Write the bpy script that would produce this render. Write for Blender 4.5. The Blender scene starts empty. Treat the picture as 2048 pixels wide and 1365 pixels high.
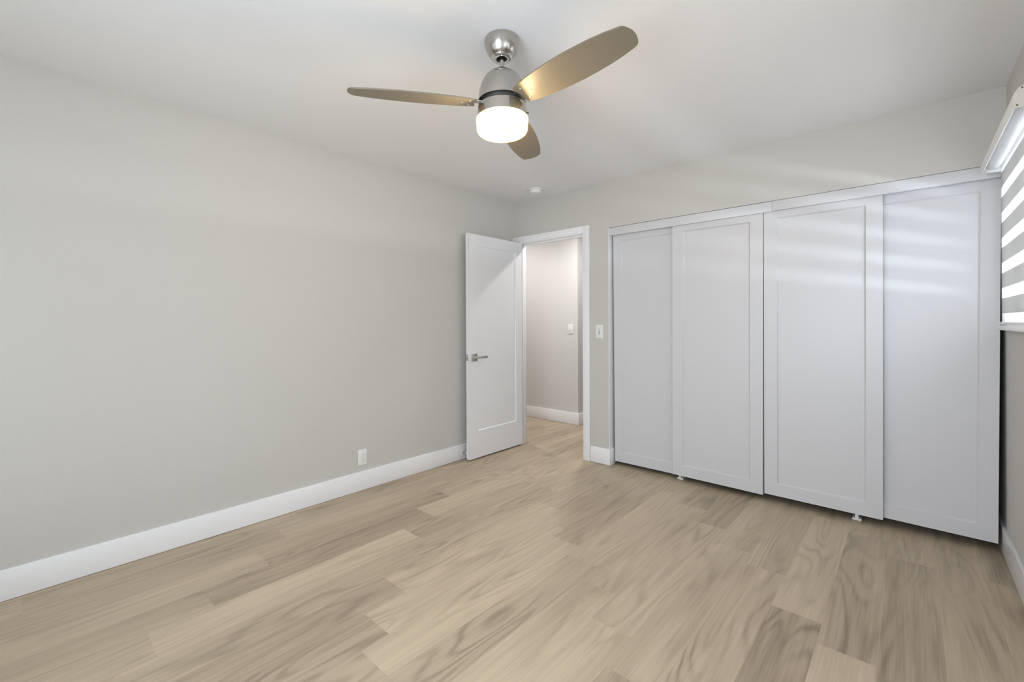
import bpy, bmesh, math, random
from mathutils import Vector, Matrix

S = bpy.context.scene
COL = S.collection
R = math.radians

# ------------------------------------------------------------------ camera
W, D, H = 3.351, 4.12, 2.44            # room: x 0..W, y -D..0, z 0..H
cam_d = bpy.data.cameras.new('camera'); cam = bpy.data.objects.new('camera', cam_d); COL.objects.link(cam)
cam_d.sensor_fit = 'HORIZONTAL'; cam_d.sensor_width = 36.0
cam_d.lens = 892.15 / 2048 * 36.0
cam_d.shift_x = (1024 - 995.16) / 2048
cam_d.shift_y = (646.30 - 682.5) / 2048
cam_d.clip_start = 0.02
cam.location = (2.9812, -3.4693, 1.2312)
cam.rotation_euler = (Matrix.Rotation(0.745934, 3, 'Z') @ Matrix.Rotation(R(90), 3, 'X') @ Matrix.Rotation(R(-0.287), 3, 'Z')).to_euler()
S.camera = cam

# ------------------------------------------------------------------ world, lights, exposure
S.view_settings.view_transform = 'Standard'
S.view_settings.look = 'None'
S.view_settings.exposure = 0.09
S.view_settings.gamma = 1.0
S.view_settings.use_curve_mapping = False
wd = bpy.data.worlds.new('sky'); S.world = wd; wd.use_nodes = True
wd.node_tree.nodes['Background'].inputs[0].default_value = (0.86, 0.93, 1.0, 1)
wd.node_tree.nodes['Background'].inputs[1].default_value = 1.6

def area(name, loc, rot, sx, sy, power, color=(1, 1, 1), spread=180):
    l = bpy.data.lights.new(name, 'AREA'); l.shape = 'RECTANGLE'; l.size = sx; l.size_y = sy
    l.energy = power; l.color = color; l.spread = R(spread)
    o = bpy.data.objects.new(name, l); COL.objects.link(o); o.location = loc; o.rotation_euler = rot
    return o
# fill light added behind the camera: area lamps just outside an added window
area('back_fill_left', (1.05, -D - 0.22, 1.30), (R(90), 0, 0), 1.2, 1.6, 2.5, (0.86, 0.90, 1.0))
area('back_fill_right', (2.45, -D - 0.22, 1.30), (R(90), 0, 0), 1.2, 1.6, 54, (0.81, 0.855, 1.0))
# daylight through the blind window on the right wall
area('daylight_right_window', (W + 0.55, -0.60, 1.70), (0, R(90), 0), 1.3, 1.5, 44, (0.86, 0.885, 1.0))
# daylight through the second window of the right wall, beside the camera
area('daylight_near_window', (W + 0.45, -2.45, 1.35), (0, R(97), 0), 1.2, 1.7, 38, (0.84, 0.885, 1.0))
# bounce off the low sunlit garden wall opposite the blind window; throws the blind's stripes up the walls
area('garden_bounce', (W + 2.40, -2.6, 0.90), (0, R(90), 0), 0.20, 5.0, 245, (0.84, 0.89, 1.0), 170)

# ------------------------------------------------------------------ materials
def mat(name, col, rough=0.5, metal=0.0, spec=0.5, **kw):
    m = bpy.data.materials.new(name); m.use_nodes = True
    b = m.node_tree.nodes['Principled BSDF']
    b.inputs['Base Color'].default_value = (*col, 1); b.inputs['Roughness'].default_value = rough
    b.inputs['Metallic'].default_value = metal; b.inputs['Specular IOR Level'].default_value = spec
    for k, v in kw.items(): b.inputs[k].default_value = v
    return m
def bump(m, scale, strength, dist=0.002, stretch=None, detail=3):
    nt = m.node_tree; b = nt.nodes['Principled BSDF']
    tc = nt.nodes.new('ShaderNodeTexCoord'); n = nt.nodes.new('ShaderNodeTexNoise'); bp = nt.nodes.new('ShaderNodeBump')
    n.inputs['Scale'].default_value = scale; n.inputs['Detail'].default_value = detail
    src = tc.outputs['Object']
    if stretch:
        mp = nt.nodes.new('ShaderNodeMapping'); mp.inputs['Scale'].default_value = stretch
        nt.links.new(src, mp.inputs['Vector']); src = mp.outputs['Vector']
    nt.links.new(src, n.inputs['Vector']); nt.links.new(n.outputs['Fac'], bp.inputs['Height'])
    bp.inputs['Strength'].default_value = strength; bp.inputs['Distance'].default_value = dist
    nt.links.new(bp.outputs['Normal'], b.inputs['Normal'])
    return m
M = {}
M['wall'] = bump(mat('greige_wall_paint', (0.605, 0.59, 0.562), 0.75, spec=0.3), 260, 0.25)
M['ceiling'] = bump(mat('white_ceiling_paint', (0.84, 0.838, 0.84), 0.9, spec=0.2), 220, 0.2)
M['trim'] = mat('white_semigloss_trim', (0.90, 0.905, 0.925), 0.3)
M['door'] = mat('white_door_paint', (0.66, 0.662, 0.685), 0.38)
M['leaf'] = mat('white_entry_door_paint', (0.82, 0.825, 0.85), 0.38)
M['hallwall'] = bump(mat('hall_wall_paint', (0.70, 0.69, 0.68), 0.75, spec=0.3), 260, 0.25)
M['closet'] = mat('closet_painted_shade', (0.025, 0.025, 0.025), 0.9)  # near-black colour stands in for the shade inside the closet
M['plastic'] = mat('white_plastic', (0.84, 0.84, 0.83), 0.35)
M['cream'] = mat('cream_plastic', (0.66, 0.64, 0.58), 0.5)
M['slot'] = mat('dark_slot', (0.05, 0.05, 0.05), 0.6)
M['midgrey'] = mat('grey_plastic', (0.42, 0.42, 0.41), 0.5)  # even grey for slots, seam, slider and button
M['nickel'] = bump(mat('brushed_nickel', (0.50, 0.48, 0.445), 0.24, 1.0), 40, 0.05, 0.001, (1, 1, 30))
M['steel'] = mat('satin_steel', (0.58, 0.57, 0.56), 0.36, 1.0)
M['chrome'] = mat('polished_nickel', (0.75, 0.74, 0.73), 0.12, 1.0)
M['blade'] = mat('silver_painted_blade', (0.215, 0.183, 0.137), 0.42, 0.15)
M['dark'] = mat('dark_metal', (0.09, 0.085, 0.08), 0.5, 0.6)
M['black'] = mat('black_rubber', (0.02, 0.02, 0.02), 0.6)
M['ground'] = mat('pale_concrete', (0.62, 0.60, 0.57), 0.9)
M['pvc'] = mat('white_vinyl', (0.82, 0.83, 0.84), 0.4)

m = mat('hall_lamp_lens', (0.9, 0.9, 0.88), 0.4)
b = m.node_tree.nodes['Principled BSDF']
b.inputs['Emission Color'].default_value = (1.0, 0.92, 0.80, 1); b.inputs['Emission Strength'].default_value = 6
M['lens'] = m

def mixmat(name, parts):
    """two shaders mixed: parts = (fac, shader A maker, shader B maker)"""
    m = bpy.data.materials.new(name); m.use_nodes = True; nt = m.node_tree; nt.nodes.clear()
    out = nt.nodes.new('ShaderNodeOutputMaterial'); mx = nt.nodes.new('ShaderNodeMixShader')
    mx.inputs[0].default_value = parts[0]
    for i, (t, c) in enumerate(parts[1:]):
        s = nt.nodes.new(t); s.inputs['Color'].default_value = (*c, 1)
        if 'Roughness' in s.inputs and t == 'ShaderNodeBsdfGlossy': s.inputs['Roughness'].default_value = 0.02
        nt.links.new(s.outputs[0], mx.inputs[1 + i])
    nt.links.new(mx.outputs[0], out.inputs[0])
    return m
M['glass'] = mixmat('window_glass', (0.06, ('ShaderNodeBsdfTransparent', (0.95, 0.97, 0.96)), ('ShaderNodeBsdfGlossy', (1, 1, 1))))
M['sheer'] = mixmat('sheer_blind_band', (0.50, ('ShaderNodeBsdfTransparent', (1, 1, 1)), ('ShaderNodeBsdfTranslucent', (0.95, 0.95, 0.95))))
M['opaque'] = mixmat('woven_blind_band', (0.35, ('ShaderNodeBsdfDiffuse', (0.74, 0.735, 0.72)), ('ShaderNodeBsdfTranslucent', (0.13, 0.129, 0.126))))

# glowing opal glass of the fan lamp: lets a part of the bulbs' light straight through
def opal():
    m = mat('lit_opal_glass', (0.35, 0.28, 0.12), 0.25); nt = m.node_tree; b = nt.nodes['Principled BSDF']
    b.inputs['Emission Color'].default_value = (1.0, 0.68, 0.20, 1); b.inputs['Emission Strength'].default_value = 3.2
    ge = nt.nodes.new('ShaderNodeNewGeometry'); mc = nt.nodes.new('ShaderNodeMix'); mc.data_type = 'RGBA'   # inner face darkened so bulb light inside doesn't blow out
    nt.links.new(ge.outputs['Backfacing'], mc.inputs[0]); mc.inputs[6].default_value = (0.35, 0.28, 0.12, 1); mc.inputs[7].default_value = (0.03, 0.025, 0.015, 1)
    nt.links.new(mc.outputs[2], b.inputs['Base Color'])
    t = nt.nodes.new('ShaderNodeBsdfTransparent'); mx = nt.nodes.new('ShaderNodeMixShader'); mx.inputs[0].default_value = 0.15
    nt.links.new(b.outputs[0], mx.inputs[1]); nt.links.new(t.outputs[0], mx.inputs[2]); nt.links.new(mx.outputs[0], nt.nodes['Material Output'].inputs[0])
    return m
M['opal'] = opal()
# wood plank floor: tone and random offset come with each plank of the mesh
def floor_material():
    m = bpy.data.materials.new('oak_vinyl_planks'); m.use_nodes = True; nt = m.node_tree
    b = nt.nodes['Principled BSDF']; N = nt.nodes.new; L = nt.links.new
    tc = N('ShaderNodeTexCoord'); at = N('ShaderNodeAttribute'); at.attribute_name = 'plank'
    sep = N('ShaderNodeSeparateColor'); L(at.outputs['Color'], sep.inputs[0])
    off = N('ShaderNodeCombineXYZ')
    def math_(op, a, bb=None, c=None):
        n = N('ShaderNodeMath'); n.operation = op
        for i, v in enumerate((a, bb, c)):
            if v is None: continue
            if isinstance(v, (int, float)): n.inputs[i].default_value = v
            else: L(v, n.inputs[i])
        return n.outputs[0]
    L(math_('MULTIPLY', sep.outputs[1], 37.0), off.inputs[0]); L(math_('MULTIPLY', sep.outputs[2], 53.0), off.inputs[1])
    L(math_('MULTIPLY', sep.outputs[1], 91.0), off.inputs[2])
    add = N('ShaderNodeVectorMath'); add.operation = 'ADD'; L(tc.outputs['Object'], add.inputs[0]); L(off.outputs[0], add.inputs[1])
    def noise(scale3, detail, rough=0.5, dist=0.0):
        mp = N('ShaderNodeMapping'); mp.inputs['Scale'].default_value = scale3; L(add.outputs[0], mp.inputs['Vector'])
        n = N('ShaderNodeTexNoise'); n.inputs['Scale'].default_value = 1.0; n.inputs['Detail'].default_value = detail
        n.inputs['Roughness'].default_value = rough; n.inputs['Distortion'].default_value = dist
        L(mp.outputs[0], n.inputs['Vector']); return n.outputs['Fac']
    broad = noise((7.0, 0.9, 1), 2.0, 0.5, 0.2)
    rings = math_('SINE', math_('MULTIPLY', noise((5.5, 0.75, 1), 1.5, 0.45, 0.35), 75.0))
    ringmask = noise((6.0, 1.6, 1), 1.0)
    fine = noise((150.0, 3.5, 1), 3.0, 0.6)
    mid = noise((38.0, 1.3, 1), 3.0, 0.6)
    ringf = math_('MULTIPLY', math_('POWER', math_('MULTIPLY_ADD', rings, 0.5, 0.5), 2.2), math_('MULTIPLY', math_('SUBTRACT', ringmask, 0.36), 2.6))
    rc = N('ShaderNodeClamp'); L(ringf, rc.inputs[0])
    # darkness value
    t = math_('MULTIPLY_ADD', sep.outputs[0], -0.60, 0.62)                 # tone 0..1 -> dark..light
    t = math_('ADD', t, math_('MULTIPLY', math_('SUBTRACT', broad, 0.5), 0.75))
    t = math_('ADD', t, math_('MULTIPLY', math_('SUBTRACT', mid, 0.5), 0.55))
    t = math_('ADD', t, math_('MULTIPLY', math_('SUBTRACT', fine, 0.5), 0.65))
    t = math_('ADD', t, math_('MULTIPLY', rc.outputs[0], 0.42))
    cr = N('ShaderNodeValToRGB'); L(t, cr.inputs[0])
    e = cr.color_ramp.elements
    e[0].position = 0.0; e[0].color = (0.60, 0.495, 0.36, 1)
    e[1].position = 1.0; e[1].color = (0.265, 0.208, 0.148, 1)
    k = cr.color_ramp.elements.new(0.5); k.color = (0.44, 0.355, 0.255, 1)
    L(cr.outputs[0], b.inputs['Base Color'])
    rr = N('ShaderNodeMapRange'); L(mid, rr.inputs[0]); rr.inputs[3].default_value = 0.40; rr.inputs[4].default_value = 0.52
    L(rr.outputs[0], b.inputs['Roughness']); b.inputs['Specular IOR Level'].default_value = 0.45
    bp = N('ShaderNodeBump'); bp.inputs['Strength'].default_value = 0.12; bp.inputs['Distance'].default_value = 0.001
    L(fine, bp.inputs['Height']); L(bp.outputs[0], b.inputs['Normal'])
    return m
M['floor'] = floor_material()

# ------------------------------------------------------------------ mesh helpers
def bx(bm, x0, x1, y0, y1, z0, z1, bev=0.0, seg=2, mi=0):
    vs = [bm.verts.new((x, y, z)) for x in (x0, x1) for y in (y0, y1) for z in (z0, z1)]
    idx = [(0, 1, 3, 2), (4, 6, 7, 5), (0, 4, 5, 1), (2, 3, 7, 6), (0, 2, 6, 4), (1, 5, 7, 3)]
    fs = [bm.faces.new([vs[i] for i in q]) for q in idx]
    for f in fs: f.material_index = mi
    if bev > 0:
        es = list({e for f in fs for e in f.edges})
        bmesh.ops.bevel(bm, geom=es, offset=bev, segments=seg, profile=0.5, affect='EDGES')
    return fs
def lathe(bm, prof, cx=0, cy=0, n=64, cap=True):
    """prof: list of (radius, z) from top to bottom"""
    rings = []
    for r, z in prof:
        if r < 1e-5: rings.append([bm.verts.new((cx, cy, z))])
        else: rings.append([bm.verts.new((cx + r * math.cos(2 * math.pi * i / n), cy + r * math.sin(2 * math.pi * i / n), z)) for i in range(n)])
    for a, c in zip(rings, rings[1:]):
        for i in range(n):
            j = (i + 1) % n
            if len(a) == 1 and len(c) == 1: continue
            if len(a) == 1: bm.faces.new((a[0], c[i], c[j]))
            elif len(c) == 1: bm.faces.new((a[i], c[0], a[j]))
            else: bm.faces.new((a[i], c[i], c[j], a[j]))
    return rings
def cyl(bm, p0, p1, r, n=20, r1=None):
    p0, p1 = Vector(p0), Vector(p1); d = p1 - p0; q = d.to_track_quat('Z', 'Y'); r1 = r if r1 is None else r1
    A = [bm.verts.new(p0 + q @ Vector((r * math.cos(2 * math.pi * i / n), r * math.sin(2 * math.pi * i / n), 0))) for i in range(n)]
    B = [bm.verts.new(p1 + q @ Vector((r1 * math.cos(2 * math.pi * i / n), r1 * math.sin(2 * math.pi * i / n), 0))) for i in range(n)]
    bm.faces.new(A[::-1]); bm.faces.new(B)
    for i in range(n):
        j = (i + 1) % n; bm.faces.new((A[i], A[j], B[j], B[i]))
def extrude_y(bm, prof, y0, y1, cap=True):
    """closed profile of (x, z) run along y"""
    A = [bm.verts.new((x, y0, z)) for x, z in prof]; B = [bm.verts.new((x, y1, z)) for x, z in prof]
    n = len(prof)
    for i in range(n):
        j = (i + 1) % n; bm.faces.new((A[i], A[j], B[j], B[i]))
    if cap: bm.faces.new(A[::-1]); bm.faces.new(B)
def obj(name, bm, m, parent=None, smooth=None, loc=None):
    bmesh.ops.recalc_face_normals(bm, faces=bm.faces[:])
    me = bpy.data.meshes.new(name); bm.to_mesh(me); bm.free()
    for mm in (m if isinstance(m, (list, tuple)) else [m]): me.materials.append(mm)
    if smooth is not None:
        for p in me.polygons: p.use_smooth = True
        me.set_sharp_from_angle(angle=R(smooth))
    o = bpy.data.objects.new(name, me); COL.objects.link(o)
    if parent: o.parent = parent
    if loc is not None: o.location = loc
    return o
def tag(o, label, cat, group=None, kind=None):
    o['label'] = label; o['category'] = cat
    if group: o['group'] = group
    if kind: o['kind'] = kind
    return o
def empty(name, loc, rz=0.0):
    o = bpy.data.objects.new(name, None); COL.objects.link(o); o.location = loc; o.rotation_euler = (0, 0, rz)
    o.empty_display_size = 0.05
    return o
def struct(name, bm, m, label=None, cat=None, smooth=None):
    o = obj(name, bm, m, smooth=smooth); o['kind'] = 'structure'
    if label: o['label'] = label; o['category'] = cat
    return o
NB = bmesh.new

# ------------------------------------------------------------------ floor
X0, XB, PW, PL = -1.70, 0.0365, 0.1785, 1.22
YA, YB = -D - 0.12, 3.2
random.seed(11)
joint = {0: -2.235, 1: -2.41, 2: -2.59, 3: -1.662, 4: -1.895, 5: -0.797, 6: -2.26, 7: -2.468, 8: -2.591, 9: -1.481, 10: -1.632,
         11: -1.84, 12: -2.04, 13: -0.95, 14: -1.245, 15: -1.393, 16: -0.375, 17: -0.592, 18: -0.361}
# tone of the plank that begins at the listed joint (0), of the one before it (-1), after it (1) ...
tone = {0: {-1: .40, 0: .22, 1: .45}, 1: {-1: .40, 0: .55, 1: .45}, 2: {-1: .66, 0: .16, 1: .60}, 3: {-2: .30, -1: .15, 0: .75, 1: .60},
        4: {-1: .80, 0: .48, 1: .70, -2: .45}, 5: {-1: .50, -2: .46, 0: .66}, 6: {-1: .14, 0: .82, 1: .6}, 7: {-1: .16, 0: .78, 1: .62},
        8: {-1: .38, 0: .84, 1: .55}, 9: {-1: .42, 0: .74, -2: .45, 1: .5}, 10: {-1: .74, 0: .56, 1: .3}, 11: {-1: .78, 0: .56, 1: .02},
        12: {-1: .22, 0: .62, 1: .55}, 13: {-1: .52, 0: .55}, 14: {-1: .02, 0: .70, 1: .35}, 15: {-1: .62, 0: .20, 1: .55},
        16: {-1: .02, 0: .50}, 17: {-1: .42, 0: .40}, 18: {-1: .38, 0: .06}}
fb = NB(); lay = fb.loops.layers.float_color.new('plank')
rows = range(-10, 20)
for r in rows:
    xa, xb = XB + PW * r, XB + PW * (r + 1)
    if xb > W + 0.13: xb = W + 0.13
    if xa >= xb: continue
    j0 = joint.get(r, -random.random() * PL)
    k = math.floor((YA - j0) / PL)
    while j0 + k * PL < YB:
        ya, yb = max(YA, j0 + k * PL), min(YB, j0 + (k + 1) * PL)
        tn = tone.get(r, {}).get(k, random.choice([.3, .4, .5, .6, .65]))
        if yb > ya + 1e-4:
            f = fb.faces.new([fb.verts.new(p) for p in ((xa, ya, 0), (xb, ya, 0), (xb, yb, 0), (xa, yb, 0))])
            c = (tn, random.random(), random.random(), 1)
            for lp in f.loops: lp[lay] = c
        k += 1
struct('floor', fb, M['floor'], 'light oak plank floor running from the camera into the hall', 'floor')

# ------------------------------------------------------------------ walls and ceiling
bm = NB(); bx(bm, -1.7, W + 0.12, -D - 0.12, 3.2, H, H + 0.1)
struct('ceiling', bm, M['ceiling'], 'white painted ceiling above the fan', 'ceiling')
bm = NB(); bx(bm, -0.11, 0, -D - 0.11, 0.11, 0, H)
struct('wall_left', bm, M['wall'], 'long greige wall on the left with one outlet', 'wall')
DX0, DX1, DZ = 0.055, 0.835, 2.045          # rough entry door opening
CX0, CZ = 1.077, 2.0462                       # closet opening
bm = NB()
bx(bm, 0, DX0, 0, 0.11, 0, H); bx(bm, DX0, DX1, 0, 0.11, DZ, H); bx(bm, DX1, CX0, 0, 0.11, 0, H); bx(bm, CX0, W, 0, 0.11, CZ, H)
struct('wall_far', bm, M['wall'], 'greige wall with the entry doorway and the closet opening', 'wall')
WY0, WY1, WZ0, WZ1 = -1.03, -0.13, 1.206, 1.985   # window hole in the right wall
VY0, VY1 = -3.15, -1.75                       # second window hole, beside the camera
bm = NB(); xw = W + 0.12
bx(bm, W, xw, -D - 0.11, VY0, 0, H); bx(bm, W, xw, VY1, WY0, 0, H); bx(bm, W, xw, VY0, VY1, 0, 1.20); bx(bm, W, xw, VY0, VY1, 2.0, H); bx(bm, W, xw, WY1, 0.85, 0, H)
bx(bm, W, xw, WY0, WY1, 0, WZ0); bx(bm, W, xw, WY0, WY1, WZ1, H)
struct('wall_right', bm, M['wall'], 'greige wall on the right holding the blind window', 'wall')
BX0, BX1, BZ0, BZ1 = 0.35, 3.05, 0.45, 2.10
bm = NB()
bx(bm, 0, BX0, -D - 0.11, -D, 0, H); bx(bm, BX1, W, -D - 0.11, -D, 0, H)
bx(bm, BX0, BX1, -D - 0.11, -D, 0, BZ0); bx(bm, BX0, BX1, -D - 0.11, -D, BZ1, H)
struct('wall_back', bm, M['wall'], 'greige wall behind the camera with an added window for fill light', 'wall')
# closet box behind the sliding doors
bm = NB()
bx(bm, 0.985, 1.055, 0.11, 0.85, 0, H); bx(bm, 0.985, W + 0.12, 0.80, 0.87, 0, H)
bx(bm, 1.055, W, 0.115, 0.80, 2.36, 2.40)
struct('wall_closet', bm, M['closet'], 'closet inside, its dark colour standing for shade, behind the sliding doors', 'wall')
# hall
bm = NB(); bx(bm, -1.6, 0.055, 1.115, 1.8, 0, H); bx(bm, -1.6, 1.1, 2.9, 3.0, 0, H); bx(bm, 1.0, 1.1, 0.87, 2.9, 0, H)
bx(bm, -1.7, -1.6, 0.11, 3.0, 0, H); bx(bm, -1.6, -0.11, 0.0, 0.11, 0, H)
struct('wall_hall', bm, M['hallwall'], 'pale hall wall seen through the open doorway', 'wall')

# ------------------------------------------------------------------ baseboards
BH, BT = 0.140, 0.016
def board(bm, x0, x1, y0, y1): bx(bm, x0, x1, y0, y1, 0.002, BH, 0.003, 2)
bm = NB(); board(bm, 0.0, BT, -D, -0.018)
struct('baseboard_left', bm, M['trim'], 'white baseboard along the long left wall', 'baseboard', 30)
bm = NB(); board(bm, 0.899, CX0 + BT, -BT, 0.0); board(bm, CX0, CX0 + BT, -0.002, 0.080)
struct('baseboard_far', bm, M['trim'], 'short white baseboard between doorway and closet', 'baseboard', 30)
bm = NB(); board(bm, W - BT, W, -D, 0.35)
struct('baseboard_right', bm, M['trim'], 'white baseboard under the blind window', 'baseboard', 30)
bm = NB(); board(bm, -1.6, 0.055 + BT, 1.115 - BT, 1.115); board(bm, 0.055, 0.055 + BT, 1.113, 1.8)
struct('baseboard_hall', bm, M['trim'], 'white baseboard wrapping the hall wall corner', 'baseboard', 30)

# ------------------------------------------------------------------ entry door casing, jamb
bm = NB()
bx(bm, DX0, 0.076, 0.0, 0.11, 0.0, 2.03, 0.001); bx(bm, 0.818, DX1, 0.0, 0.11, 0.0, 2.03, 0.001); bx(bm, DX0, DX1, 0.0, 0.11, 2.026, DZ, 0.001)
bx(bm, 0.806, 0.818, 0.040, 0.075, 0.0, 2.026, 0.001); bx(bm, 0.076, 0.088, 0.040, 0.075, 0.0, 2.026, 0.001)   # stops
bx(bm, 0.088, 0.806, 0.040, 0.075, 2.014, 2.026, 0.001)
struct('trim_1', bm, M['trim'], 'white jamb lining the entry doorway', 'door jamb', 30)
bm = NB()
bx(bm, 0.837, 0.894, -0.017, 0, 0.0, 2.095, 0.002); bx(bm, 0.002, 0.836, -0.017, 0, 2.036, 2.095, 0.002); bx(bm, 0.002, 0.058, -0.017, 0, 0.0, 2.035, 0.002)
bx(bm, 0.826, 0.837, -0.008, 0, 0.0, 2.036, 0.001); bx(bm, 0.058, 0.826, -0.008, 0, 2.028, 2.036, 0.001)
struct('trim_2', bm, M['trim'], 'white casing framing the entry doorway', 'door casing', 30)

# ------------------------------------------------------------------ shaker leaf builder
def shaker(bmf, bmp, w, z0, z1, t, sl, sr, rt, rb, dep, both=False, slope=0.004):
    """frame into bmf, recessed panel into bmp. local: x 0..w, front at y=0 (facing -y), back at y=t"""
    xi0, xi1, zi0, zi1 = sl, w - sr, z0 + rb, z1 - rt
    def ring(bm, y, a, b_):
        A = [bm.verts.new((x, y, z)) for x, z in ((a[0], a[2]), (a[1], a[2]), (a[1], a[3]), (a[0], a[3]))]
        B = [bm.verts.new((x, b_[4], z)) for x, z in ((b_[0], b_[2]), (b_[1], b_[2]), (b_[1], b_[3]), (b_[0], b_[3]))]
        for i in range(4):
            j = (i + 1) % 4; bm.faces.new((A[i], A[j], B[j], B[i]))
    def side(y, yd):
        ring(bmf, y, (0, w, z0, z1), (xi0, xi1, zi0, zi1, y))
        ring(bmf, y, (xi0, xi1, zi0, zi1), (xi0 + slope, xi1 - slope, zi0 + slope, zi1 - slope, yd))
    side(0.0, dep)
    if both: side(t, t - dep)
    else: bmf.faces.new([bmf.verts.new(p) for p in ((0, t, z0), (0, t, z1), (w, t, z1), (w, t, z0))])
    ring(bmf, 0.0, (0, w, z0, z1), (0, w, z0, z1, t))
    bmesh.ops.remove_doubles(bmf, verts=bmf.verts[:], dist=1e-5)
    bmesh.ops.bevel(bmf, geom=[e for e in bmf.edges if all(abs(v.co.y) < 1e-6 or abs(v.co.y - t) < 1e-6 for v in e.verts)
                               and all(v.co.x in (0.0,) or abs(v.co.x - w) < 1e-6 or abs(v.co.z - z0) < 1e-6 or abs(v.co.z - z1) < 1e-6 for v in e.verts)
                               and len(e.link_faces) == 2 and e.calc_face_angle(0) > 1.0], offset=0.002, segments=2, affect='EDGES')
    if both: bx(bmp, xi0 - 0.0, xi1, dep, t - dep, zi0, zi1)
    else: bx(bmp, xi0 - 0.0, xi1, dep, t - 0.004, zi0, zi1)

# ------------------------------------------------------------------ entry door leaf, opened 90 degrees
TL = 0.035; DW = 0.741
dr = empty('door_1', (0.112, -0.743, 0.0), R(90))     # local x -> +y (free edge to hinge edge); local y -> -x (away from the room)
dr['kind'] = 'structure'; tag(dr, 'white single panel entry door standing open against the left wall', 'door')
bf, bp_ = NB(), NB()
shaker(bf, bp_, DW, 0.016, 2.032, TL, 0.119, 0.093, 0.100, 0.240, 0.009, True, 0.008)
obj('door_frame', bf, M['leaf'], dr, 30); obj('door_panel', bp_, M['leaf'], dr)
hz, hxx = 0.923, 0.066
for s in (0, 1):                                       # lever set on each face
    y0 = -0.001 if s == 0 else TL + 0.001; sg = -1 if s == 0 else 1
    bm = NB(); bx(bm, hxx - 0.033, hxx + 0.033, min(y0, y0 + sg * 0.009), max(y0, y0 + sg * 0.009), hz - 0.033, hz + 0.033, 0.0015)
    ro = obj('handle_rosette', bm, M['steel'], dr, 30)
    ro['label'] = 'satin steel square rosette with lever'
    bm = NB()
    cyl(bm, (hxx, y0 + sg * 0.007, hz), (hxx, y0 + sg * 0.042, hz), 0.010)
    if s == 0: bx(bm, hxx - 0.011, hxx + 0.125, y0 - 0.052, y0 - 0.041, hz - 0.009, hz + 0.009, 0.003)
    else: bx(bm, hxx - 0.011, hxx + 0.125, y0 + 0.025, y0 + 0.036, hz - 0.009, hz + 0.009, 0.003)
    obj('door_handle', bm, M['steel'], ro, 30)
bm = NB(); bx(bm, -0.0015, 0.001, 0.006, 0.029, hz - 0.028, hz + 0.028, 0.0004); bx(bm, -0.009, 0.0, 0.011, 0.024, hz - 0.009, hz + 0.009, 0.002)
lp = obj('latch_plate', bm, M['steel'], dr, 30); lp['label'] = 'steel latch plate on the door edge'
for zz in (0.25, 1.05, 1.82):
    bm = NB(); cyl(bm, (DW + 0.006, TL + 0.004, zz - 0.045), (DW + 0.006, TL + 0.004, zz + 0.045), 0.006, 14)
    bx(bm, DW - 0.002, DW + 0.0015, 0.004, TL, zz - 0.045, zz + 0.045)
    obj('hinge', bm, M['steel'], dr, 30)

# ------------------------------------------------------------------ closet: jamb, header, doors, guides
bm = NB(); bx(bm, CX0 - 0.001, CX0 + 0.004, 0.0, 0.11, 0.0, CZ, 0.001)
struct('trim_3', bm, M['trim'], 'white jamb at the left end of the closet opening', 'jamb')
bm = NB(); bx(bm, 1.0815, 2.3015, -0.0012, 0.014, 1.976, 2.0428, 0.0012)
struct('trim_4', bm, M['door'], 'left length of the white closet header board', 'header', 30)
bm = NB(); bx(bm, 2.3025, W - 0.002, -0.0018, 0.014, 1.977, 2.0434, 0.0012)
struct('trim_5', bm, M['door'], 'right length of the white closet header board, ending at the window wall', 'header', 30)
bm = NB(); bx(bm, CX0 + 0.004, W, 0.014, 0.10, 1.999, 2.008)
struct('trim_6', bm, M['trim'], 'white track board above the sliding closet doors', 'track')
closet = [  # x0, x1, front y, z0 left, label
    (1.104, 1.722, 0.054, 0.033, 0.070, -0.004, 'leftmost white sliding closet door, half hidden behind its neighbour'),
    (1.613, 2.232, 0.020, 0.043, 0.078, 0.005, 'white sliding closet door overlapping the half hidden leftmost one'),
    (2.243, 2.858, 0.020, 0.053, 0.075, 0.0035, 'white sliding closet door that overlaps the panel beside the window'),
    (2.720, 3.318, 0.054, 0.057, 0.070, 0.009, 'rightmost white sliding closet door beside the window, streaked with blind light')]
for i, (x0, x1, yf, zb, sl, lean, lab) in enumerate(closet):
    e = empty('sliding_closet_door', (x0, yf, 0.0)); e['kind'] = 'thing'; e.rotation_euler = (0, lean, 0)     # sliding closet door, each hung slightly out of plumb
    tag(e, lab, 'closet door', 'sliding closet doors')
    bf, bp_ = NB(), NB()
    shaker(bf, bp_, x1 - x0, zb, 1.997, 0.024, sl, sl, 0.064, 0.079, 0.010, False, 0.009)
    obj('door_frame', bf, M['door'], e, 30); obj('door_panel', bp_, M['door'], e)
for x, lab in ((1.660, 'white floor guide under the second closet door from the left'), (2.737, 'white floor guide under the third closet door from the left')):
    e = empty('door_guide', (x, 0.050, 0.0)); tag(e, lab, 'door guide', 'closet floor guides')
    bm = NB(); bx(bm, -0.023, 0.023, 0.0, 0.062, 0.001, 0.014, 0.003); obj('guide_base', bm, M['plastic'], e, 30)
    bm = NB(); bx(bm, -0.009, 0.009, -0.004, 0.002, 0.008, 0.052, 0.001); obj('guide_fin', bm, M['plastic'], e, 30)
    bm = NB(); bx(bm, -0.009, 0.009, 0.033, 0.039, 0.013, 0.052, 0.001); obj('guide_fin', bm, M['plastic'], e, 30)

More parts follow.
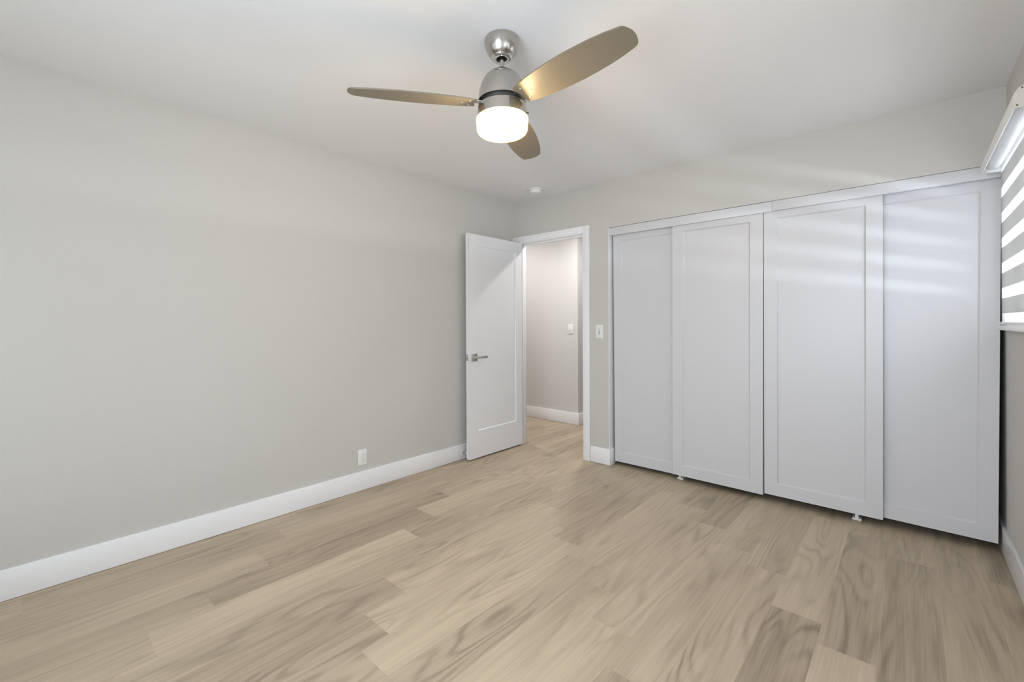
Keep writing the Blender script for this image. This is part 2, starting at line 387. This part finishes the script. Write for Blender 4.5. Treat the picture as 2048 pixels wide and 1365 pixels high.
# ------------------------------------------------------------------ window on the right wall
w = empty('window_1', (W, (WY0 + WY1) / 2, WZ0)); tag(w, 'bright window on the right wall behind the striped blind', 'window'); w['kind'] = 'structure'
hw, hh = (WY1 - WY0) / 2, WZ1 - WZ0
bm = NB()
for y0, y1, z0, z1 in ((-hw, -hw + .045, 0, hh), (hw - .045, hw, 0, hh), (-hw, hw, 0, .045), (-hw, hw, hh - .045, hh)):
    bx(bm, 0.065, 0.115, y0, y1, z0, z1, 0.002)
obj('window_frame', bm, M['pvc'], w, 30)
bm = NB(); bx(bm, 0.075, 0.105, -0.02, 0.02, 0.045, hh - .045, 0.002); obj('window_mullion', bm, M['pvc'], w, 30)
bm = NB(); bx(bm, 0.088, 0.092, -hw + .045, hw - .045, 0.045, hh - .045); obj('window_pane', bm, M['glass'], w)
bm = NB(); bx(bm, -0.040, 0.0, -hw - 0.06, hw + 0.10, -0.024, 0.0, 0.008, 3); bx(bm, -0.001, 0.064, -hw, hw, -0.02, 0.0)
obj('window_sill', bm, M['trim'], w, 30)

# zebra roller blinds hung in front of the two right-hand windows
def zebra(BY0, BY1, label):
    FX = W - 0.030
    bl = empty('roller_blind', (W, (BY0 + BY1) / 2, 1.21)); tag(bl, label, 'blind', 'zebra blinds of the right wall')
    def rel(bm): bmesh.ops.translate(bm, verts=bm.verts[:], vec=(-W, -(BY0 + BY1) / 2, -1.21)); return bm
    xf, zb, zt = W - 0.101, 1.982, 2.062
    outer = [(W - 0.001, zt), (xf + 0.045, zt), (xf + 0.030, zt - 0.003), (xf + 0.015, zt - 0.011), (xf + 0.005, zt - 0.026), (xf, zt - 0.045), (xf + 0.001, zt - 0.062), (xf + 0.004, zb)]
    inner = [(xf + 0.009, zb), (xf + 0.006, zt - 0.060), (xf + 0.005, zt - 0.045), (xf + 0.010, zt - 0.029), (xf + 0.019, zt - 0.015), (xf + 0.032, zt - 0.007), (xf + 0.045, zt - 0.004), (W - 0.001, zt - 0.004)]
    bm = NB(); extrude_y(bm, outer + inner, BY0 + 0.004, BY1 - 0.004); obj('cassette', rel(bm), M['plastic'], bl, 40)
    capp = outer + [(W - 0.001, zb)]
    for y0, y1, mm in ((BY0, BY0 + 0.004, 'cream'), (BY1 - 0.004, BY1, 'plastic')):
        bm = NB(); extrude_y(bm, capp, y0, y1); c = obj('end_cap', rel(bm), M[mm], bl)
        if mm == 'cream':
            c['label'] = 'cream end cap with two screws'
            for sx, sz in ((xf + 0.012, zb + 0.009), (xf + 0.024, zt - 0.013)):
                b2 = NB(); cyl(b2, (sx, BY0 - 0.0012, sz), (sx, BY0 + 0.001, sz), 0.0028, 14); obj('screw', rel(b2), M['dark'], c, 30)
    bm = NB(); cyl(bm, (W - 0.055, BY0 + 0.005, 2.018), (W - 0.055, BY1 - 0.005, 2.018), 0.026, 40); obj('roller_tube', rel(bm), M['pvc'], bl, 40)
    bm = NB(); bz0 = 1.2225; per, wh = 0.1262, 0.0505
    z = bz0; first = True
    ztop = 2.018
    while z < ztop - 1e-4:
        for mi, hgt in ((1, wh), (0, per - wh)):
            z1 = min(z + (hgt if not (first and mi == 1) else wh - 0.008), ztop); first = False if mi == 1 else first
            if z1 <= z + 1e-5: continue
            f = bm.faces.new([bm.verts.new(p) for p in ((FX, BY0 + 0.012, z), (FX, BY1 - 0.003, z), (FX, BY1 - 0.003, z1), (FX, BY0 + 0.012, z1))]); f.material_index = mi
            z = z1
    obj('blind_fabric', rel(bm), [M['opaque'], M['sheer']], bl)
    bm = NB(); bx(bm, FX - 0.006, FX + 0.007, BY0 + 0.012, BY1 - 0.003, 1.2075, 1.224, 0.004, 3); obj('bottom_rail', rel(bm), M['plastic'], bl, 40)
zebra(-1.068, -0.098, 'white zebra roller blind in the far right corner, next to the closet')
zebra(-3.24, -1.66, 'white zebra roller blind beside the camera, outside the picture')

# unseen window added behind the camera to let the fill lamps in
w2 = empty('fill_window', ((BX0 + BX1) / 2, -D, BZ0)); tag(w2, 'added wide bare window behind the camera, opening for the fill light', 'window'); w2['kind'] = 'structure'
bw, bh = (BX1 - BX0) / 2, BZ1 - BZ0
bm = NB()
for x0, x1, z0, z1 in ((-bw, -bw + .05, 0, bh), (bw - .05, bw, 0, bh), (-bw, bw, 0, .05), (-bw, bw, bh - .05, bh), (-.025, .025, 0, bh)):
    bx(bm, x0, x1, -0.09, -0.04, z0, z1, 0.002)
obj('window_frame', bm, M['pvc'], w2, 30)
bm = NB(); bx(bm, -bw + .05, bw - .05, -0.066, -0.062, 0.05, bh - 0.05); obj('window_pane', bm, M['glass'], w2)

w3 = empty('window_3', (W, (VY0 + VY1) / 2, 1.20)); tag(w3, 'second window of the right wall, beside the camera', 'window'); w3['kind'] = 'structure'
vw = (VY1 - VY0) / 2
bm = NB()
for y0, y1, z0, z1 in ((-vw, -vw + .045, 0, .8), (vw - .045, vw, 0, .8), (-vw, vw, 0, .045), (-vw, vw, .755, .8), (-.02, .02, 0, .8)):
    bx(bm, 0.065, 0.115, y0, y1, z0, z1, 0.002)
obj('window_frame', bm, M['pvc'], w3, 30)
bm = NB(); bx(bm, 0.088, 0.092, -vw + .045, vw - .045, 0.045, .755); obj('window_pane', bm, M['glass'], w3)

# ------------------------------------------------------------------ outside
bm = NB(); bx(bm, -12, 16, -16, 12, -0.45, -0.30); struct('ground', bm, M['ground'])
bm = NB(); bx(bm, W + 2.45, W + 2.65, -5, 4, -0.30, 1.05, 0.01); struct('garden_wall', bm, M['ground'])

# ------------------------------------------------------------------ ceiling fan
FXC, FYC = 1.708, -2.056
fan = empty('ceiling_fan', (FXC, FYC, H)); tag(fan, 'brushed nickel three blade ceiling fan with a lit opal glass lamp', 'ceiling fan')
def L(prof): return [(r, z - H) for r, z in prof]
bm = NB(); lathe(bm, L([(0.0, 2.4395), (0.070, 2.4395), (0.0735, 2.436), (0.0745, 2.428), (0.0735, 2.418), (0.070, 2.404), (0.0645, 2.389), (0.057, 2.375), (0.050, 2.366), (0.045, 2.3625), (0.0235, 2.3625), (0.0235, 2.39), (0.0, 2.39)]))
can = obj('canopy', bm, M['nickel'], fan, 35)
bm = NB(); lathe(bm, L([(0.0215, 2.366), (0.044, 2.3655), (0.0455, 2.361), (0.043, 2.357), (0.030, 2.355), (0.0225, 2.357), (0.0215, 2.366)]))
o = obj('canopy_ring', bm, M['chrome'], can, 50); o['label'] = 'polished ring at the foot of the canopy'
bm = NB(); lathe(bm, L([(0.0, 2.389), (0.0232, 2.389), (0.0232, 2.372), (0.0, 2.372)])); obj('hanger_ball', bm, M['black'], can, 40)
bm = NB(); lathe(bm, L([(0.0, 2.375), (0.0095, 2.375), (0.0095, 2.300), (0.0, 2.300)]), n=32); obj('downrod', bm, M['nickel'], fan, 40)
bm = NB(); lathe(bm, L([(0.0, 2.316), (0.016, 2.316), (0.020, 2.312), (0.0215, 2.304), (0.026, 2.3005), (0.035, 2.2995), (0.047, 2.296), (0.060, 2.289), (0.072, 2.278), (0.082, 2.263), (0.090, 2.245), (0.0955, 2.224), (0.0995, 2.202), (0.102, 2.184), (0.1025, 2.173), (0.098, 2.172), (0.0, 2.172)]))
obj('motor_housing', bm, M['nickel'], fan, 35)
bm = NB(); lathe(bm, L([(0.0, 2.174), (0.085, 2.174), (0.085, 2.152), (0.0, 2.152)])); obj('motor_core', bm, M['dark'], fan, 35)
bm = NB(); lathe(bm, L([(0.0, 2.155), (0.0985, 2.155), (0.1025, 2.152), (0.1045, 2.140), (0.1065, 2.112), (0.107, 2.103), (0.104, 2.102), (0.0, 2.102)]))
lk = obj('lamp_housing', bm, M['nickel'], fan, 35)
bm = NB(); a = R(-14); cyl(bm, (0.104 * math.cos(a + R(45)), 0.104 * math.sin(a + R(45)), 2.116 - H), (0.114 * math.cos(a + R(45)), 0.114 * math.sin(a + R(45)), 2.116 - H), 0.0035, 14)
obj('set_screw', bm, M['dark'], lk, 30)
prof = [(0.0, 2.103), (0.1075, 2.103), (0.1105, 2.100), (0.1110, 2.094)]
prof += [(0.1085, 2.062)]
for i in range(1, 9):
    t = i / 8 * math.pi / 2; prof.append((0.0865 + 0.022 * math.cos(t), 2.058 - 0.022 * math.sin(t)))
prof += [(0.060, 2.0335), (0.030, 2.0325), (0.0, 2.0322)]
bm = NB(); lathe(bm, L(prof)); o = obj('glass_shade', bm, M['opal'], fan, 60); o['label'] = 'glowing opal glass lamp shade'
for k in range(3):                                    # the three bulbs inside the shade
    l = bpy.data.lights.new('fan_bulb', 'POINT'); l.energy = 32.0; l.color = (1.0, 0.78, 0.47); l.shadow_soft_size = 0.032
    o2 = bpy.data.objects.new('fan_bulb', l); COL.objects.link(o2); a = R(35 + 120 * k); o2.location = (FXC + 0.062 * math.cos(a), FYC + 0.062 * math.sin(a), 2.066)
# blade outline (s along the blade, half width)
ol = [(0.112, 0.047), (0.15, 0.056), (0.20, 0.064), (0.26, 0.070), (0.32, 0.0735), (0.38, 0.0745), (0.44, 0.0725), (0.50, 0.068), (0.55, 0.0615), (0.59, 0.0535), (0.606, 0.050), (0.615, 0.0465), (0.621, 0.0405), (0.627, 0.027), (0.6305, 0.012), (0.6315, 0.0)]
def blade_mesh():
    bm = NB(); th = 0.0055
    pts = [(s, w_) for s, w_ in ol] + [(s, -w_) for s, w_ in ol[-2::-1]] + [(0.118, -0.025), (0.120, 0.0), (0.118, 0.025)]
    A = [bm.verts.new((s, w_, -th / 2)) for s, w_ in pts]; B = [bm.verts.new((s, w_, th / 2)) for s, w_ in pts]
    bm.faces.new(A[::-1]); bm.faces.new(B); n = len(pts)
    side = [bm.faces.new((A[i], A[(i + 1) % n], B[(i + 1) % n], B[i])) for i in range(n)]
    es = [e for e in bm.edges if abs(e.verts[0].co.z - e.verts[1].co.z) < 1e-6]
    bmesh.ops.bevel(bm, geom=es, offset=0.0015, segments=2, affect='EDGES')
    return bm
labs = ['right blade, broad side towards the room', 'left blade, seen nearly edge on', 'far blade behind the lamp']
for k, ang in enumerate((-5.5, -126.0, 116.5)):
    bl_ = obj('blade', blade_mesh(), M['blade'], fan, 30, (0, 0, 2.160 - H)); bl_['label'] = labs[k]
    bl_.rotation_euler = (Matrix.Rotation(R(ang), 3, 'Z') @ Matrix.Rotation(R(-12.0), 3, 'X')).to_euler()
    for sx, sy in ((0.141, -0.031), (0.172, -0.001), (0.141, 0.028)):
        bm = NB(); lathe(bm, [(0.0, 0.0), (0.0048, 0.0), (0.0046, -0.0014), (0.003, -0.0026), (0.0, -0.0029)], n=20)
        o = obj('screw', bm, M['steel'], bl_, 50, (sx, sy, -0.0027))
    bm = NB(); bx(bm, 0.080, 0.178, -0.020, 0.020, 0.0028, 0.0075, 0.001)
    obj('blade_bracket', bm, M['steel'], bl_, 30)

# ------------------------------------------------------------------ smoke detector
sd = empty('smoke_detector', (0.493, -0.262, H)); tag(sd, 'round white smoke detector on the ceiling above the open door', 'smoke detector')
bm = NB(); lathe(bm, [(0, -0.0005), (0.066, -0.0005), (0.067, -0.004), (0.066, -0.010), (0.0, -0.010)]); obj('mounting_plate', bm, M['plastic'], sd, 40)
bm = NB(); lathe(bm, [(0, -0.010), (0.050, -0.010), (0.0525, -0.013), (0.054, -0.024), (0.052, -0.031), (0.045, -0.035), (0.020, -0.0365), (0, -0.0365)]); obj('sensor_housing', bm, M['plastic'], sd, 35)

# ------------------------------------------------------------------ wall plates
def plate(name, loc, rz, label, cat, kind):
    """plate local: x across, front faces -y, z up"""
    e = empty(name, loc, rz); tag(e, label, cat)
    bm = NB(); bx(bm, -0.0365, 0.0365, -0.006, -0.0005, -0.0585, 0.0585, 0.0025, 3); obj('cover_plate', bm, M['plastic'], e, 40)
    if kind == 'outlet':
        bm = NB(); bx(bm, -0.0170, 0.0170, -0.0085, -0.004, -0.0335, 0.0335, 0.0012); rc = obj('receptacle', bm, M['plastic'], e, 40)
        for zc in (0.017, -0.017):
            bm = NB(); bx(bm, -0.0075, -0.0055, -0.0092, -0.008, zc - 0.001, zc + 0.007); bx(bm, 0.0055, 0.0075, -0.0092, -0.008, zc, zc + 0.006)
            cyl(bm, (0, -0.0092, zc - 0.007), (0, -0.008, zc - 0.007), 0.0024, 14); obj('slots', bm, M['midgrey'], rc)
    elif kind == 'rocker':
        bm = NB(); bx(bm, -0.0170, 0.0170, -0.0085, -0.004, -0.0335, 0.0335, 0.0012); obj('rocker', bm, M['plastic'], e, 40)
        bm = NB(); bx(bm, -0.012, 0.012, -0.0092, -0.0083, -0.0265, -0.0255); obj('rocker_seam', bm, M['midgrey'], e)
    else:
        bm = NB(); bx(bm, -0.0170, 0.0170, -0.0080, -0.004, -0.0335, 0.0335, 0.0012); bd = obj('switch_insert', bm, M['plastic'], e, 40)
        bm = NB(); bx(bm, -0.0025, 0.0025, -0.0088, -0.0078, -0.005, 0.026); obj('slider_slot', bm, M['midgrey'], bd)
        bm = NB(); bx(bm, -0.0055, 0.0055, -0.0125, -0.0078, -0.010, 0.002, 0.0015); obj('slider_knob', bm, M['midgrey'], bd, 40)
        bm = NB(); cyl(bm, (0, -0.0088, -0.019), (0, -0.0078, -0.019), 0.0075, 20); obj('push_button', bm, M['midgrey'], bd, 40)
    return e
plate('light_switch', (0.990, 0.0, 1.152), 0, 'white slider switch on the wall between doorway and closet', 'light switch', 'slider')
plate('light_switch', (-0.046, 1.115, 1.153), 0, 'white rocker switch on the hall wall seen through the doorway', 'light switch', 'rocker')
plate('wall_outlet', (0.0, -1.727, 0.242), R(90), 'white duplex outlet low on the long left wall', 'outlet', 'outlet')

# ------------------------------------------------------------------ door stop on the left baseboard
ds = empty('door_stop', (BT, -0.722, 0.062)); tag(ds, 'small steel rod door stop on the baseboard behind the door', 'door stop')
bm = NB(); cyl(bm, (-0.0005, 0, 0), (0.005, 0, 0), 0.011, 20); obj('stop_base', bm, M['steel'], ds, 40)
bm = NB(); cyl(bm, (0.005, 0, 0), (0.032, 0, 0), 0.0045, 16); obj('stop_rod', bm, M['steel'], ds, 40)
bm = NB(); cyl(bm, (0.032, 0, 0), (0.0445, 0, 0), 0.0075, 18, 0.006); obj('stop_tip', bm, M['plastic'], ds, 40)

# ------------------------------------------------------------------ hall ceiling lamps
for hx, hy, pw, lab in ((0.52, 0.64, 15, 'round recessed ceiling light in the hall just beyond the doorway'),
                        (-0.80, 0.45, 7.5, 'added round ceiling light further left along the hall, evening out its wall')):  # second lamp is unseen, added to light the hall wall evenly
    hl = empty('recessed_light', (hx, hy, H)); tag(hl, lab, 'ceiling light', 'recessed hall lights')
    bm = NB(); lathe(bm, [(0.068, -0.0005), (0.088, -0.0005), (0.088, -0.004), (0.068, -0.006), (0.068, -0.0005)]); obj('trim_ring', bm, M['plastic'], hl, 40)
    bm = NB(); lathe(bm, [(0, -0.0005), (0.067, -0.0005), (0.067, -0.003), (0, -0.003)]); obj('lens', bm, M['lens'], hl, 40)
    l = bpy.data.lights.new('hall_lamp', 'AREA'); l.shape = 'DISK'; l.size = 0.13; l.energy = pw; l.color = (1.0, 0.97, 0.93); l.spread = R(168)
    o = bpy.data.objects.new('hall_lamp', l); COL.objects.link(o); o.location = (hx, hy, H - 0.012)
